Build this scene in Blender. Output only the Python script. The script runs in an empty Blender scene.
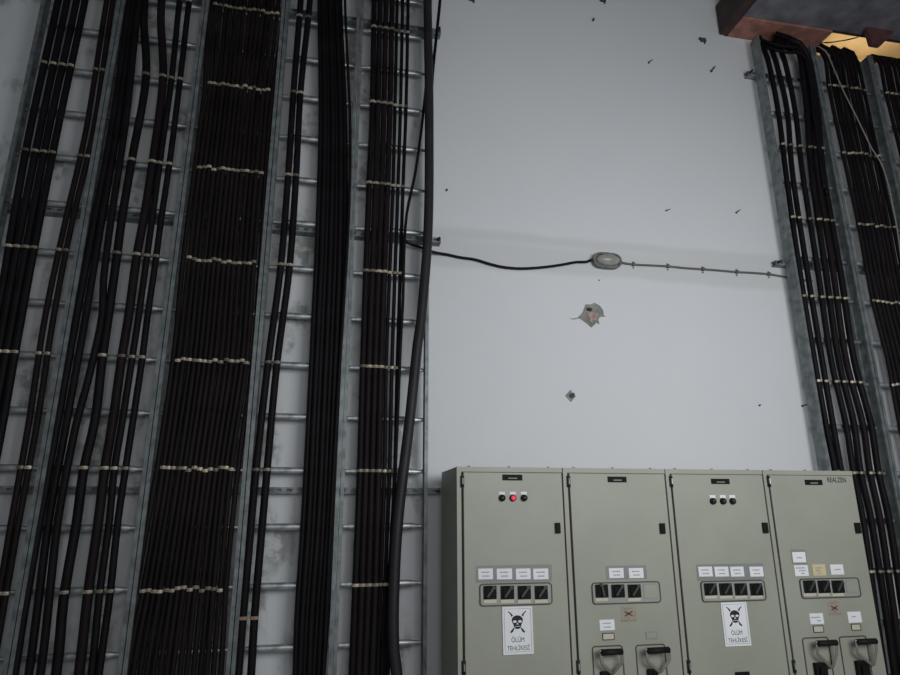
import bpy, bmesh, math, random
from mathutils import Vector, Matrix
random.seed(7)
PI = math.pi
scene = bpy.context.scene
COL = scene.collection

# ------------------------------------------------------------------ camera
F_PX, PITCH, YAW, ROLL, EYE = 631.75, math.radians(15.82), math.radians(11.103), math.radians(-0.203), 1.65
_c, _s = math.cos(YAW), math.sin(YAW)
FW = Vector((_s*math.cos(PITCH), _c*math.cos(PITCH), math.sin(PITCH)))
_r = Vector((_c, -_s, 0)); _u = _r.cross(FW)
RT = _r*math.cos(ROLL) + _u*math.sin(ROLL)
UP = -_r*math.sin(ROLL) + _u*math.cos(ROLL)
cam_d = bpy.data.cameras.new('camera'); cam = bpy.data.objects.new('camera', cam_d); COL.objects.link(cam)
cam_d.sensor_width = 36; cam_d.lens = F_PX/900*36; cam_d.clip_start = .05; cam_d.clip_end = 60
cam.matrix_world = Matrix((( RT.x, UP.x, -FW.x, 0), (RT.y, UP.y, -FW.y, 0), (RT.z, UP.z, -FW.z, EYE), (0,0,0,1)))
scene.camera = cam

def P(px, py, Y):
    """point of the plane y = Y that the photograph shows at (px, py)"""
    d = RT*((px-450)/F_PX) - UP*((py-337.5)/F_PX) + FW
    d = d*(Y/d.y)
    return Vector((d.x, Y, d.z+EYE))

WALL = 4.52      # face of the back wall
RUNG = 4.42      # centre of the ladder rungs
CAB = 3.85       # door faces of the cabinets
RUNGF = RUNG-.017

# ------------------------------------------------------------------ materials
def mat(name, col, rough=.5, metal=0., noise=0., nscale=8., bump=0., bscale=60., emit=None, estr=0., spec=.5, col2=None, detail=4):
    m = bpy.data.materials.new(name); m.use_nodes = True
    nt = m.node_tree; b = nt.nodes['Principled BSDF']
    b.inputs['Base Color'].default_value = (*col, 1)
    b.inputs['Roughness'].default_value = rough
    b.inputs['Metallic'].default_value = metal
    b.inputs['Specular IOR Level'].default_value = spec
    tc = nt.nodes.new('ShaderNodeTexCoord')
    if noise or col2:
        n = nt.nodes.new('ShaderNodeTexNoise'); n.inputs['Scale'].default_value = nscale; n.inputs['Detail'].default_value = detail
        nt.links.new(tc.outputs['Object'], n.inputs['Vector'])
        r = nt.nodes.new('ShaderNodeValToRGB')
        c2 = col2 if col2 else tuple(max(0, c*(1-noise)) for c in col)
        c1 = col if col2 else tuple(min(1, c*(1+noise)) for c in col)
        r.color_ramp.elements[0].position = .33; r.color_ramp.elements[1].position = .67
        r.color_ramp.elements[0].color = (*c2, 1); r.color_ramp.elements[1].color = (*c1, 1)
        nt.links.new(n.outputs['Fac'], r.inputs['Fac']); nt.links.new(r.outputs['Color'], b.inputs['Base Color'])
    if bump:
        n2 = nt.nodes.new('ShaderNodeTexNoise'); n2.inputs['Scale'].default_value = bscale; n2.inputs['Detail'].default_value = 5
        nt.links.new(tc.outputs['Object'], n2.inputs['Vector'])
        bp = nt.nodes.new('ShaderNodeBump'); bp.inputs['Strength'].default_value = bump; bp.inputs['Distance'].default_value = .01
        nt.links.new(n2.outputs['Fac'], bp.inputs['Height']); nt.links.new(bp.outputs['Normal'], b.inputs['Normal'])
    if emit:
        b.inputs['Emission Color'].default_value = (*emit, 1); b.inputs['Emission Strength'].default_value = estr
    return m

M = {}
M['cable_black'] = mat('cable_black', (.0065,.006,.0075), .6, noise=.4, nscale=6, spec=.16)
M['cable_brown'] = mat('cable_brown', (.0115,.0075,.0085), .62, noise=.4, nscale=5, spec=.16)
M['cable_grey'] = mat('cable_grey', (.022,.021,.025), .5, noise=.2, nscale=5, spec=.3)
M['wire_pale'] = mat('wire_pale', (.3,.29,.27), .5, noise=.1)
M['cord_grey'] = mat('cord_grey', (.13,.125,.115), .55, noise=.2, nscale=12)
M['galv'] = mat('galvanised_steel', (.19,.21,.215), .5, .35, noise=.35, nscale=14, bump=.15, bscale=90)
M['galv_bright'] = mat('bright_zinc', (.46,.48,.49), .42, .7, noise=.3, nscale=20)
M['galv_dark'] = mat('weathered_steel', (.2,.215,.225), .6, .25, noise=.4, nscale=18, bump=.2)
M['brass'] = mat('clamp_zinc', (.38,.33,.25), .45, .3, noise=.6, nscale=30)
M['tape'] = mat('tan_tape', (.32,.22,.14), .7, noise=.2)
M['bolt'] = mat('dark_bolt', (.035,.038,.04), .5, .4, noise=.3)
M['cab'] = mat('cabinet_paint', (.36,.365,.305), .48, noise=.05, nscale=3, bump=.06, bscale=160)
M['rim'] = mat('olive_rim', (.07,.07,.055), .6, noise=.1)
M['timber_shaded'] = mat('shaded_timber', (.06,.034,.03), .7, col2=(.03,.018,.017), nscale=9, bump=.25, bscale=30)  # shade on the edge beam's left face is put into this darker colour
M['gap'] = mat('gap_rim_dark', (.02,.02,.016), .8, noise=.2)  # near-black for the dark door gap and the number plate rims
M['black'] = mat('black_plastic', (.009,.009,.009), .6, noise=.2, spec=.15)
M['grip'] = mat('black_grip', (.012,.012,.011), .6, noise=.2, spec=.2)
M['knob'] = mat('knob_pointer', (.05,.05,.05), .45, noise=.1)
M['paper'] = mat('white_paper', (.86,.87,.89), .8, noise=.03)
M['paper_yellow'] = mat('yellowed_paper', (.68,.56,.34), .8, noise=.05)
M['plate'] = mat('grey_plate', (.25,.26,.25), .45, noise=.05)
M['panel'] = mat('switch_panel_grey', (.34,.35,.32), .45, noise=.05)
M['ivory'] = mat('ivory_strip', (.6,.57,.45), .5, noise=.05)
M['ink'] = mat('black_ink', (.015,.015,.02), .7, noise=.1)
M['ink_soft'] = mat('faded_ink', (.33,.34,.38), .8, noise=.1)
M['ink_red'] = mat('red_ink', (.16,.075,.055), .8, noise=.1)
M['diagram'] = mat('pinkish_sticker', (.35,.31,.25), .8, noise=.1, nscale=20)
M['lens_dark'] = mat('dark_lens', (.02,.02,.018), .2, noise=.1)
M['lens_red'] = mat('lit_red_lens', (.5,.03,.05), .25, noise=.1, emit=(1,.06,.12), estr=.55)
M['engraved'] = mat('engraved_letters', (.3,.3,.28), .6, noise=.1)
M['lamp_base'] = mat('lamp_metal', (.16,.155,.145), .5, .1, noise=.25, nscale=25)
M['lamp_glass'] = mat('milky_glass', (.33,.325,.3), .25, noise=.12, nscale=20)
M['handle'] = mat('handle_metal', (.28,.285,.24), .4, .25, noise=.15)
M['timber'] = mat('red_brown_timber', (.46,.21,.16), .65, col2=(.24,.11,.085), nscale=9, bump=.25, bscale=30)
M['timber_red'] = mat('dark_red_timber', (.17,.065,.065), .7, col2=(.09,.035,.035), nscale=9, bump=.25, bscale=30)
M['slab'] = mat('grey_soffit', (.17,.168,.19), .85, noise=.35, nscale=5, bump=.3, bscale=40)
M['brick'] = mat('red_brick', (.38,.2,.18), .9, col2=(.45,.38,.35), nscale=34, bump=.5)
M['plaster_raw'] = mat('raw_plaster', (.33,.335,.315), .95, col2=(.2,.2,.185), nscale=16, bump=.4)
M['yellow_wall'] = mat('ochre_wall', (.6,.45,.25), .9, noise=.12, nscale=3)
M['floor'] = mat('concrete_floor', (.38,.38,.36), .8, noise=.2, nscale=3)
M['hook'] = mat('rusty_fixing', (.06,.06,.055), .7, .2, noise=.4)

def vary(m, lo, hi):
    """every clamp has its own tarnish"""
    nt = m.node_tree; b = nt.nodes['Principled BSDF']; src = b.inputs['Base Color'].links[0].from_socket
    oi = nt.nodes.new('ShaderNodeObjectInfo'); mr = nt.nodes.new('ShaderNodeMapRange')
    nt.links.new(oi.outputs['Random'], mr.inputs['Value']); mr.inputs['To Min'].default_value = lo; mr.inputs['To Max'].default_value = hi
    mx = nt.nodes.new('ShaderNodeVectorMath'); mx.operation = 'SCALE'
    nt.links.new(src, mx.inputs[0]); nt.links.new(mr.outputs[0], mx.inputs['Scale']); nt.links.new(mx.outputs[0], b.inputs['Base Color'])
vary(M['brass'], .3, 1.5)
def wall_material():
    m = bpy.data.materials.new('white_wall_paint'); m.use_nodes = True
    nt = m.node_tree; N = nt.nodes; L = nt.links; b = N['Principled BSDF']
    b.inputs['Roughness'].default_value = .75; b.inputs['Specular IOR Level'].default_value = .25
    tc = N.new('ShaderNodeTexCoord'); sep = N.new('ShaderNodeSeparateXYZ'); L.new(tc.outputs['Object'], sep.inputs[0])
    def noise(scale, det=4, vec=None):
        n = N.new('ShaderNodeTexNoise'); n.inputs['Scale'].default_value = scale; n.inputs['Detail'].default_value = det
        L.new(vec if vec else tc.outputs['Object'], n.inputs['Vector']); return n.outputs['Fac']
    def math_(op, a, bb=None, clamp=False):
        n = N.new('ShaderNodeMath'); n.operation = op; n.use_clamp = clamp
        for i, v in enumerate((a, bb)):
            if v is None: continue
            if isinstance(v, (int, float)): n.inputs[i].default_value = v
            else: L.new(v, n.inputs[i])
        return n.outputs[0]
    def ramp(v, a, bb):
        n = N.new('ShaderNodeMapRange'); n.interpolation_type = 'SMOOTHSTEP'
        L.new(v, n.inputs['Value']); n.inputs['From Min'].default_value = a; n.inputs['From Max'].default_value = bb
        return n.outputs[0]
    def mix(fac, a, bb):
        n = N.new('ShaderNodeMix'); n.data_type = 'RGBA'
        if isinstance(fac, (int, float)): n.inputs[0].default_value = fac
        else: L.new(fac, n.inputs[0])
        for i, v in ((6, a), (7, bb)):
            if isinstance(v, tuple): n.inputs[i].default_value = (*v, 1)
            else: L.new(v, n.inputs[i])
        return n.outputs[2]
    x, z = sep.outputs[0], sep.outputs[2]
    base = mix(noise(1.3), (.70,.715,.74), (.745,.755,.775))
    # grey band of newer paint along the wall where a conduit was chased in
    wob = math_('MULTIPLY', math_('SUBTRACT', noise(1.1, 3), .5), .12)
    zz = math_('ADD', z, wob)
    zt, zb = P(600, 241, WALL).z, P(600, 277, WALL).z
    band = math_('MULTIPLY', ramp(zz, zb-.03, zb+.03), math_('SUBTRACT', 1, ramp(zz, zt-.035, zt+.035)))
    band = math_('MULTIPLY', band, math_('MULTIPLY', ramp(x, .6, .8), math_('SUBTRACT', 1, ramp(x, 3.5, 4.4))))
    c = mix(math_('MULTIPLY', band, .75), base, (.62,.63,.635))
    # lighter re-painted streak inside the band
    zs = P(600, 251, WALL).z
    st = math_('MULTIPLY', ramp(zz, zs-.05, zs-.01), math_('SUBTRACT', 1, ramp(zz, zs+.0, zs+.03)))
    st = math_('MULTIPLY', st, math_('MULTIPLY', ramp(x, .85, 1.1), math_('SUBTRACT', 1, ramp(x, 2.2, 3.2))))
    c = mix(math_('MULTIPLY', st, .6), c, (.7,.71,.715))
    # mould and dirt streaks on the left part behind the ladders
    mp = N.new('ShaderNodeMapping'); mp.inputs['Scale'].default_value = (3.2, 1, 1.3); L.new(tc.outputs['Object'], mp.inputs[0])
    d = ramp(noise(1.6, 6, mp.outputs[0]), .5, .66)
    d = math_('MULTIPLY', d, math_('SUBTRACT', 1, ramp(x, .55, .75)))
    d2 = math_('MULTIPLY', d, ramp(noise(14, 4), .4, .56))
    c = mix(math_('MULTIPLY', d, .25), c, (.36,.38,.33)); c = mix(math_('MULTIPLY', d2, .55), c, (.12,.125,.09))
    # fine specks
    sp = ramp(noise(38, 2), .72, .78)
    c = mix(math_('MULTIPLY', sp, .18), c, (.4,.41,.42))
    L.new(c, b.inputs['Base Color'])
    bp = N.new('ShaderNodeBump'); bp.inputs['Strength'].default_value = .12; bp.inputs['Distance'].default_value = .01
    L.new(noise(22, 6), bp.inputs['Height']); L.new(bp.outputs['Normal'], b.inputs['Normal'])
    return m
M['wall'] = wall_material()

# ------------------------------------------------------------------ mesh helpers
def catmull(pts, step):
    out = []; n = len(pts)
    for i in range(n-1):
        p0 = pts[max(i-1, 0)]; p1 = pts[i]; p2 = pts[i+1]; p3 = pts[min(i+2, n-1)]
        k = max(1, int((p2-p1).length/step))
        # centripetal-like tangents keep unevenly spaced points from overshooting
        d = (p2-p1).length
        m1 = (p2-p0)/max(1e-6, (p1-p0).length+d)*d if i > 0 else (p2-p1)
        m2 = (p3-p1)/max(1e-6, (p3-p2).length+d)*d if i < n-2 else (p2-p1)
        for j in range(k):
            t = j/k; t2 = t*t; t3 = t2*t
            out.append(p1*(2*t3-3*t2+1) + m1*(t3-2*t2+t) + p2*(-2*t3+3*t2) + m2*(t3-t2))
    out.append(pts[-1].copy()); return out

class MB:
    def __init__(s): s.bm = bmesh.new(); s.smooth = False
    def box(s, x0, x1, y0, y1, z0, z1, bev=0.):
        vs = [s.bm.verts.new((x, y, z)) for x in (x0, x1) for y in (y0, y1) for z in (z0, z1)]
        fs = [s.bm.faces.new([vs[i] for i in q]) for q in ((0,1,3,2),(4,6,7,5),(0,4,5,1),(2,3,7,6),(0,2,6,4),(1,5,7,3))]
        if bev:
            es = list({e for f in fs for e in f.edges})
            bmesh.ops.bevel(s.bm, geom=es, offset=bev, segments=2, affect='EDGES', profile=.5)
        return s
    def sweep(s, pts, r, n=8, cap=True):
        """tube along pts; r is a radius or a list of (rx, ry) per point"""
        rings = []; up = Vector((0, 1, 0)); N = len(pts)
        for i, p in enumerate(pts):
            t = (pts[min(i+1, N-1)]-pts[max(i-1, 0)]).normalized()
            a = t.cross(up)
            if a.length < 1e-3: a = t.cross(Vector((1, 0, 0)))
            a.normalize(); b = a.cross(t).normalized()
            up = b
            ra, rb = (r[i] if isinstance(r, list) else (r, r))
            rings.append([s.bm.verts.new(p+a*ra*math.cos(2*PI*k/n)+b*rb*math.sin(2*PI*k/n)) for k in range(n)])
        for i in range(N-1):
            for k in range(n):
                f = s.bm.faces.new((rings[i][k], rings[i][(k+1) % n], rings[i+1][(k+1) % n], rings[i+1][k])); f.smooth = True
        if cap:
            s.bm.faces.new(rings[0][::-1]); s.bm.faces.new(rings[-1])
        return s
    def cyl(s, p0, p1, r0, r1=None, n=16):
        p0, p1 = Vector(p0), Vector(p1); r1 = r0 if r1 is None else r1
        t = (p1-p0).normalized(); a = t.orthogonal().normalized(); b = t.cross(a)
        A = [s.bm.verts.new(p0+(a*math.cos(2*PI*k/n)+b*math.sin(2*PI*k/n))*r0) for k in range(n)]
        B = [s.bm.verts.new(p1+(a*math.cos(2*PI*k/n)+b*math.sin(2*PI*k/n))*r1) for k in range(n)]
        for k in range(n):
            f = s.bm.faces.new((A[k], A[(k+1) % n], B[(k+1) % n], B[k])); f.smooth = n > 8
        s.bm.faces.new(A[::-1]); s.bm.faces.new(B); return s
    def prism(s, pts, y0, y1):
        """polygon of (x, z) points pushed from y0 (front) to y1"""
        A = [s.bm.verts.new((x, y0, z)) for x, z in pts]; B = [s.bm.verts.new((x, y1, z)) for x, z in pts]
        n = len(pts)
        s.bm.faces.new(A); s.bm.faces.new(B[::-1])
        for k in range(n): s.bm.faces.new((A[k], B[k], B[(k+1) % n], A[(k+1) % n]))
        return s
    def ring(s, outer, inner, y0, y1):
        """frame between two (x, z) loops of equal length"""
        n = len(outer); V = lambda pts, y: [s.bm.verts.new((x, y, z)) for x, z in pts]
        a, b, c, d = V(outer, y0), V(inner, y0), V(outer, y1), V(inner, y1)
        for k in range(n):
            j = (k+1) % n
            for q in ((a[k],a[j],b[j],b[k]), (c[k],d[k],d[j],c[j]), (a[k],c[k],c[j],a[j]), (b[k],b[j],d[j],d[k])): s.bm.faces.new(q)
        return s
    def sphere(s, c, rx, ry, rz, u=20, v=12):
        r = bmesh.ops.create_uvsphere(s.bm, u_segments=u, v_segments=v, radius=1)
        for w in r['verts']: w.co = Vector((w.co.x*rx+c[0], w.co.y*ry+c[1], w.co.z*rz+c[2]))
        for f in {f for w in r['verts'] for f in w.link_faces}: f.smooth = True
        return s
    def mesh(s, name):
        bmesh.ops.recalc_face_normals(s.bm, faces=s.bm.faces[:])
        me = bpy.data.meshes.new(name); s.bm.to_mesh(me); s.bm.free(); return me

def build(name, mb, m, parent=None, origin=None):
    me = mb.mesh(name); me.materials.append(M[m] if isinstance(m, str) else m)
    return link(name, me, parent, origin)
def link(name, me, parent=None, origin=None):
    o = bpy.data.objects.new(name, me)
    COL.objects.link(o)
    if origin is not None:            # move the origin to a base point, geometry stays where it is
        me.transform(Matrix.Translation(-Vector(origin))); o.location = origin
    if parent:
        o.parent = parent
        o.location = Vector(o.location) - WORLD[parent.name]
        WORLD[o.name] = WORLD[parent.name] + Vector(o.location)
    else:
        WORLD[o.name] = Vector(o.location)
    return o
WORLD = {}
def empty(name, loc):
    o = bpy.data.objects.new(name, None); COL.objects.link(o); o.location = loc; WORLD[o.name] = Vector(loc); o.empty_display_size = .1; return o
def tag(o, label, cat, group=None):
    o['label'] = label; o['category'] = cat
    if group: o['group'] = group
    return o
def structure(o, label=None, cat=None):
    o['kind'] = 'structure'
    if label: o['label'] = label
    if cat: o['category'] = cat
    return o
def rrect(x0, x1, z0, z1, r, n=4):
    pts = []
    for cx, cz, a in ((x1-r, z1-r, 0), (x0+r, z1-r, 90), (x0+r, z0+r, 180), (x1-r, z0+r, 270)):
        for k in range(n+1):
            t = math.radians(a+90*k/n); pts.append((cx+r*math.cos(t), cz+r*math.sin(t)))
    return pts
ORD = ['first','second','third','fourth','fifth','sixth','seventh','eighth','ninth','tenth','eleventh','twelfth','thirteenth','fourteenth','fifteenth','sixteenth','seventeenth','eighteenth']

# ------------------------------------------------------------------ the setting
XS = P(718, 30, WALL).x            # left edge of the timber above the right-hand ladders
XN = P(768, 60, WALL).x            # from here on the wall top is lower: the cables go over it
ZB = P(737, 38, WALL).z            # top of the wall there / underside of the timber
CHIP = [(200,80),(225,82),(250,72),(280,88),(300,115),(302,143),(316,150),(282,151),(272,165),(278,195),(262,185),(232,212),(200,185),(165,160),(130,167),(105,158),(130,161),(155,156),(180,130)]
CHIP = [P(550+x/5.63, 290+y/5.63, WALL) for x, y in CHIP]
def back_wall():
    bm = bmesh.new()
    out = [(-4.2,0),(8.5,0),(8.5,ZB-.06),(XN,ZB-.06),(XN,ZB),(XS+.06,ZB),(XS+.06,6.9),(-4.2,6.9)]
    A = [bm.verts.new((x, WALL, z)) for x, z in out]; n = len(A)
    E = [bm.edges.new((A[k], A[(k+1) % n])) for k in range(n)]
    H = [bm.verts.new(p) for p in CHIP]; m = len(H)
    E += [bm.edges.new((H[k], H[(k+1) % m])) for k in range(m)]
    bmesh.ops.triangle_fill(bm, edges=E, use_beauty=True, use_dissolve=False, normal=(0,-1,0))
    B = [bm.verts.new((x, WALL+.18, z)) for x, z in out]
    bm.faces.new(B)
    for k in range(n): bm.faces.new((A[k], B[k], B[(k+1) % n], A[(k+1) % n]))
    D = [bm.verts.new(p+Vector((0,.03,0))) for p in CHIP]        # sides of the knocked-out hole
    for k in range(m): bm.faces.new((H[k], H[(k+1) % m], D[(k+1) % m], D[k]))
    mb = MB(); mb.bm.free(); mb.bm = bm
    structure(build('wall_back', mb, 'wall'))
back_wall()
b = MB().box(-4.2, 8.5, -3, WALL, -.1, 0); structure(build('floor', b, 'floor'))
SL = 4.27                                                         # where the soffit stops short of the wall
b = MB().box(XS+.09, 8.5, .6, SL, ZB+.02, ZB+.34); structure(build('ceiling', b, 'slab'))
b = MB().box(-4.2, XS+.2, .6, WALL, 6.9, 7.0); structure(build('ceiling_upper', b, 'slab'))
b = MB().box(XS, 8.5, WALL+1.25, WALL+1.35, 0, 7.5); structure(build('wall_beyond', b, 'yellow_wall'))
b = MB().box(XS, 8.5, WALL+.18, WALL+1.25, 7.4, 7.5); structure(build('ceiling_beyond', b, 'yellow_wall'))
# timber trimming the opening above the wall
def timber(name, x0, x1, y0, y1, z0, z1, label, m='timber'):
    o = build(name, MB().box(x0, x1, y0, y1, z0, z1, .012), m, origin=((x0+x1)/2, y0, z0))
    return tag(o, label, 'beam')
XR = P(815, 50, WALL).x
timber('edge_beam', XS, XS+.09, .6, WALL-.004, ZB, ZB+.34, 'timber edge beam with shade in its colour, along left end of grey soffit', 'timber_shaded')
timber('timber_joist', XS+.094, XR, SL+.004, 5.3, ZB+.004, ZB+.2, 'broad red brown timber over the left end of right ladder opening')
xa, xb = P(868, 32, WALL).x, P(889, 32, WALL).x
wy = SL-.1; wq = [P(866,23,wy), P(893,27,wy), P(881.5,45,wy), P(872.5,45,wy)]
wt = ZB+.018
wpoly = [(wq[0].x, wt), (wq[1].x, wt), (wq[2].x, wq[2].z), (wq[3].x, wq[2].z)]
o = build('timber_bracket', MB().prism(wpoly, wy, wy+.045), 'timber_red', origin=(wq[0].x, wy, wt)); tag(o, 'dark red wedge shaped timber bracket hanging below grey soffit', 'bracket')
timber('header_board', XR+.004, 8.4, SL+.002, SL+.04, ZB+.022, ZB+.3, 'dark header board along the edge of soffit above yellow lit opening', 'timber_shaded')

# raw plaster and brick inside the knocked-out hole
pl = structure(build('broken_plaster', MB().prism([(p.x, p.z) for p in CHIP], WALL+.012, WALL+.029), 'plaster_raw'))
BR = [(210,124),(222,128),(236,121),(252,127),(270,124),(276,140),(262,150),(272,162),(255,172),(246,166),(238,184),(226,176),(229,158),(214,150)]
BR = [P(550+x/5.63, 290+y/5.63, WALL) for x, y in BR]
build('exposed_brick', MB().prism([(p.x, p.z) for p in BR], WALL+.006, WALL+.014), 'brick', pl)
mb = MB()
for x, y in ((217,107),(229,110)):
    p = P(550+x/5.63, 290+y/5.63, WALL); mb.cyl((p.x, WALL-.004, p.z), (p.x, WALL+.012, p.z), .013, n=10)
build('metal_plug', mb, 'bolt', pl)

# ------------------------------------------------------------------ cable ladders
RAILS_L = [[(36,0),(10,171)], [(118,20),(100,120),(83.5,220),(66.5,320),(49,420),(34,520),(19,620)], [(203,20),(190,120),(178.5,220),(166,320),(155,420),(141,520),(127.5,617)],
           [(284,20),(276,120),(268.4,220),(260,320),(252,420),(242,520),(233.5,617)], [(360.6,20),(356,120),(352,230),(348.6,320),(343.4,420),(337.4,520),(332,617)],
           [(431,230),(430,320),(428.7,420),(427,520),(426,617)]]
RAILY = 4.355
XL = [sum(P(x, y, RAILY).x for x, y in r)/len(r) for r in RAILS_L]
rz = [93,135,180,225,268,318,366,417,471,526,585,645]
zs = [P(300, y, RUNG-.016).z for y in rz]
n_ = len(zs); km = (n_-1)/2; zm = sum(zs)/n_
PITCHZ = sum((k-km)*(z-zm) for k, z in enumerate(zs))/sum((k-km)**2 for k in range(n_)); Z0 = zm-PITCHZ*km
RUNGS = [Z0+PITCHZ*k for k in range(-3, n_+1)]           # index 3 is the first measured one
def ladder(x0, x1, ztop, label, rungs, group, depth=.085, lip=.024, xrail=None):
    t = empty('cable_ladder', ((x0+x1)/2, RAILY+depth, 0))
    tag(t, label, 'cable ladder', group)
    for sgn, x in ((1, x0+.003), (-1, x1-.003)):
        mb = MB(); th = .004
        xa, xb = sorted((x, x+sgn*th)); mb.box(xa, xb, RAILY, RAILY+depth, .01, ztop)                # web
        xa, xb = sorted((x+sgn*th, x+sgn*lip)); mb.box(xa, xb, RAILY, RAILY+th, .01, ztop)            # front flange
        mb.box(xa, xb, RAILY+depth-th, RAILY+depth, .01, ztop)                                          # rear flange
        xa, xb = sorted((x+sgn*(lip-th), x+sgn*lip)); mb.box(xa, xb, RAILY+th, RAILY+.016, .01, ztop)  # folded lip
        build('side_rail', mb, 'galv', t)
    xa, xb = x0+.009, x1-.009
    w = xb-xa
    pts, rr = [], []
    for u, ra, rb in ((0,.013,.004),(.03,.013,.005),(.06,.014,.007),(.1,.0225,.0165),(w-.1,.0225,.0165),(w-.06,.014,.007),(w-.03,.013,.005),(w,.013,.004)):
        pts.append(Vector((u, 0, 0))); rr.append((ra, rb))
    mb = MB().sweep(pts, rr, 12)
    me = mb.mesh('rung'); me.materials.append(M['galv_bright'])
    for z in rungs:
        if z < ztop-.02: link('rung', me, t).location = Vector((xa, RUNG, z)) - WORLD[t.name]
    return t
names = ['leftmost', 'second from left', 'third from left', 'fourth from left', 'fifth from left, beside bare white wall']
LAD = []
lad_lab = ['galvanised cable ladder at far left edge, carrying thick cables',
           'galvanised cable ladder second from left, with a wide spread of cables',
           'galvanised cable ladder third from left, fully covered by thin cables',
           'galvanised cable ladder fourth from left, with two cables and a dense bundle',
           'galvanised cable ladder fifth from left, ending at bare white wall']
for i in range(5):
    LAD.append(ladder(XL[i], XL[i+1], 6.3, lad_lab[i], RUNGS, 'cable ladders on the left half of the wall'))
# right-hand ladders
def mean_x(l, Y=RAILY): return sum(P(x, y, Y).x for x, y in l)/len(l)
XR0 = mean_x([(771,130),(788,215),(805,330),(814.7,390),(825,470)])
XR1 = mean_x([(818,80),(831,140),(850,240),(866.7,330),(879,390),(895,470)])
XR2 = mean_x([(877,80),(889,140),(898,190)])
rclamp = [(795,147),(812,218),(835,299),(843,382),(862,473)]
zr = [P(x, y, RUNGF-.03).z for x, y in rclamp]
m_ = len(zr); km = (m_-1)/2; zm = sum(zr)/m_
p2 = sum((k-km)*(z-zm) for k, z in enumerate(zr))/sum((k-km)**2 for k in range(m_)); Z0R = zm-p2*km
RRUNG = [Z0R+p2/2*k for k in range(-2, 14)]
ZTOPS = P(752, 33, RAILY).z
gR = 'cable ladders right of the white wall'
LAD.append(ladder(XR0, XR1, ZTOPS-.02, 'galvanised cable ladder rising behind rightmost cabinet, beside bare white wall', RRUNG, gR, depth=.1))
LAD.append(ladder(XR1, XR2, ZTOPS-.05, 'galvanised cable ladder with dense brown cables, crossed by a thin pale wire', RRUNG, gR, depth=.1))
LAD.append(ladder(XR2, XR2+.62, ZTOPS-.05, 'galvanised cable ladder cut off by the right edge of the picture', RRUNG, gR, depth=.1))
PER = [len(o.children) for o in LAD]

# slotted channels that carry the ladders
def slotted(x0, x1, z, label, ends):
    Y0, Y1 = RAILY+.087 if ends != 'right' else RAILY+.102, WALL
    mb = MB(); h = .021
    mb.box(x0, x1, Y0, Y0+.003, z+.008, z+h); mb.box(x0, x1, Y0, Y0+.003, z-h, z-.008)
    x = x0
    while x < x1:
        mb.box(x, min(x+.038, x1), Y0, Y0+.003, z-.008, z+.008); x += .07
    mb.box(x0, x1, Y0+.003, Y1, z+h-.003, z+h); mb.box(x0, x1, Y0+.003, Y1, z-h, z-h+.003); mb.box(x0, x1, Y0+.02, Y0+.022, z-h+.003, z+h-.003)
    o = build('slotted_channel', mb, 'galv_dark', origin=((x0+x1)/2, WALL, z)); tag(o, label, 'mounting channel')
    for xe in ((x1-.018,) if ends == 'left' else (x0+.02,)):
        c = MB().cyl((xe, Y0-.028, z), (xe, Y0, z), .012, n=6).cyl((xe, Y0-.045, z), (xe, Y0-.028, z), .008, n=10)
        build('bolt', c, 'bolt', o)
xe = P(441, 300, RAILY+.08).x
slotted(XL[0]-.06, xe, P(300, 490.5, RAILY+.09).z, 'slotted steel channel across the left ladders, level with cabinet tops', 'left')
slotted(XL[0]-.06, xe, P(437, 240, RAILY+.09).z, 'slotted steel channel across left ladders, at height of wall lamp', 'left')
slotted(XL[0]-.06, xe, P(437, 31, RAILY+.09).z, 'slotted steel channel across the left ladders near top of the picture', 'left')
slotted(P(776,262,RAILY+.1).x, XR2+.7, P(785, 263, RAILY+.1).z, 'slotted steel channel behind right ladders, near the end of grey cord', 'right')
slotted(P(748,72,RAILY+.1).x, XR2+.7, P(752, 73, RAILY+.1).z, 'slotted steel channel behind right ladders just under the timber', 'right')

# ------------------------------------------------------------------ cables
def path_of(px, r, Y=None, top=5.9, bottom=.02, over=False):
    Yc = RUNGF-r-.001 if Y is None else Y
    pts = [P(x, y, Yc) for x, y in px]
    if over:                                                     # goes back over the top of the wall
        a = pts[0]; q = []
        zt = (ZB-.06+r+.006) if over is True else ZB-.035+r+(over-1)*.012
        dz = max(.04, zt-a.z)
        q = [Vector((a.x+.02, WALL+.45, zt-.12)), Vector((a.x+.01, WALL+.2, zt-.02)), Vector((a.x+.005, WALL+.06, zt)), Vector((a.x, WALL-.02, zt)), Vector((a.x, Yc+.03, a.z+dz*.55))]
        pts = q+pts
    elif pts[0].z < top:
        d = pts[1]-pts[0]; s = max(-.06, min(.06, d.x/max(.05, -d.z)))
        pts.insert(0, Vector((pts[0].x+s*(pts[0].z-top)*.5, Yc, top)))
    d = pts[-1]-pts[-2]; s = max(-.05, min(.05, d.x/max(.05, -d.z)))
    if pts[-1].z > bottom+.1:
        pts.append(Vector((pts[-1].x+s*(pts[-1].z-bottom)*.4, Yc, bottom)))
    return pts
def cable(px, r, m, label, group=None, step=.09, n=8, Y=None, over=False, name='power_cable', top=6.2):
    pts = catmull(path_of(px, r, Y, over=over, top=top), step)
    o = build(name, MB().sweep(pts, r, n), m, origin=pts[-1])
    tag(o, label, 'cable', group); o_paths[o.name] = (pts, r); return o
o_paths = {}
CL_MESH = {}
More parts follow.
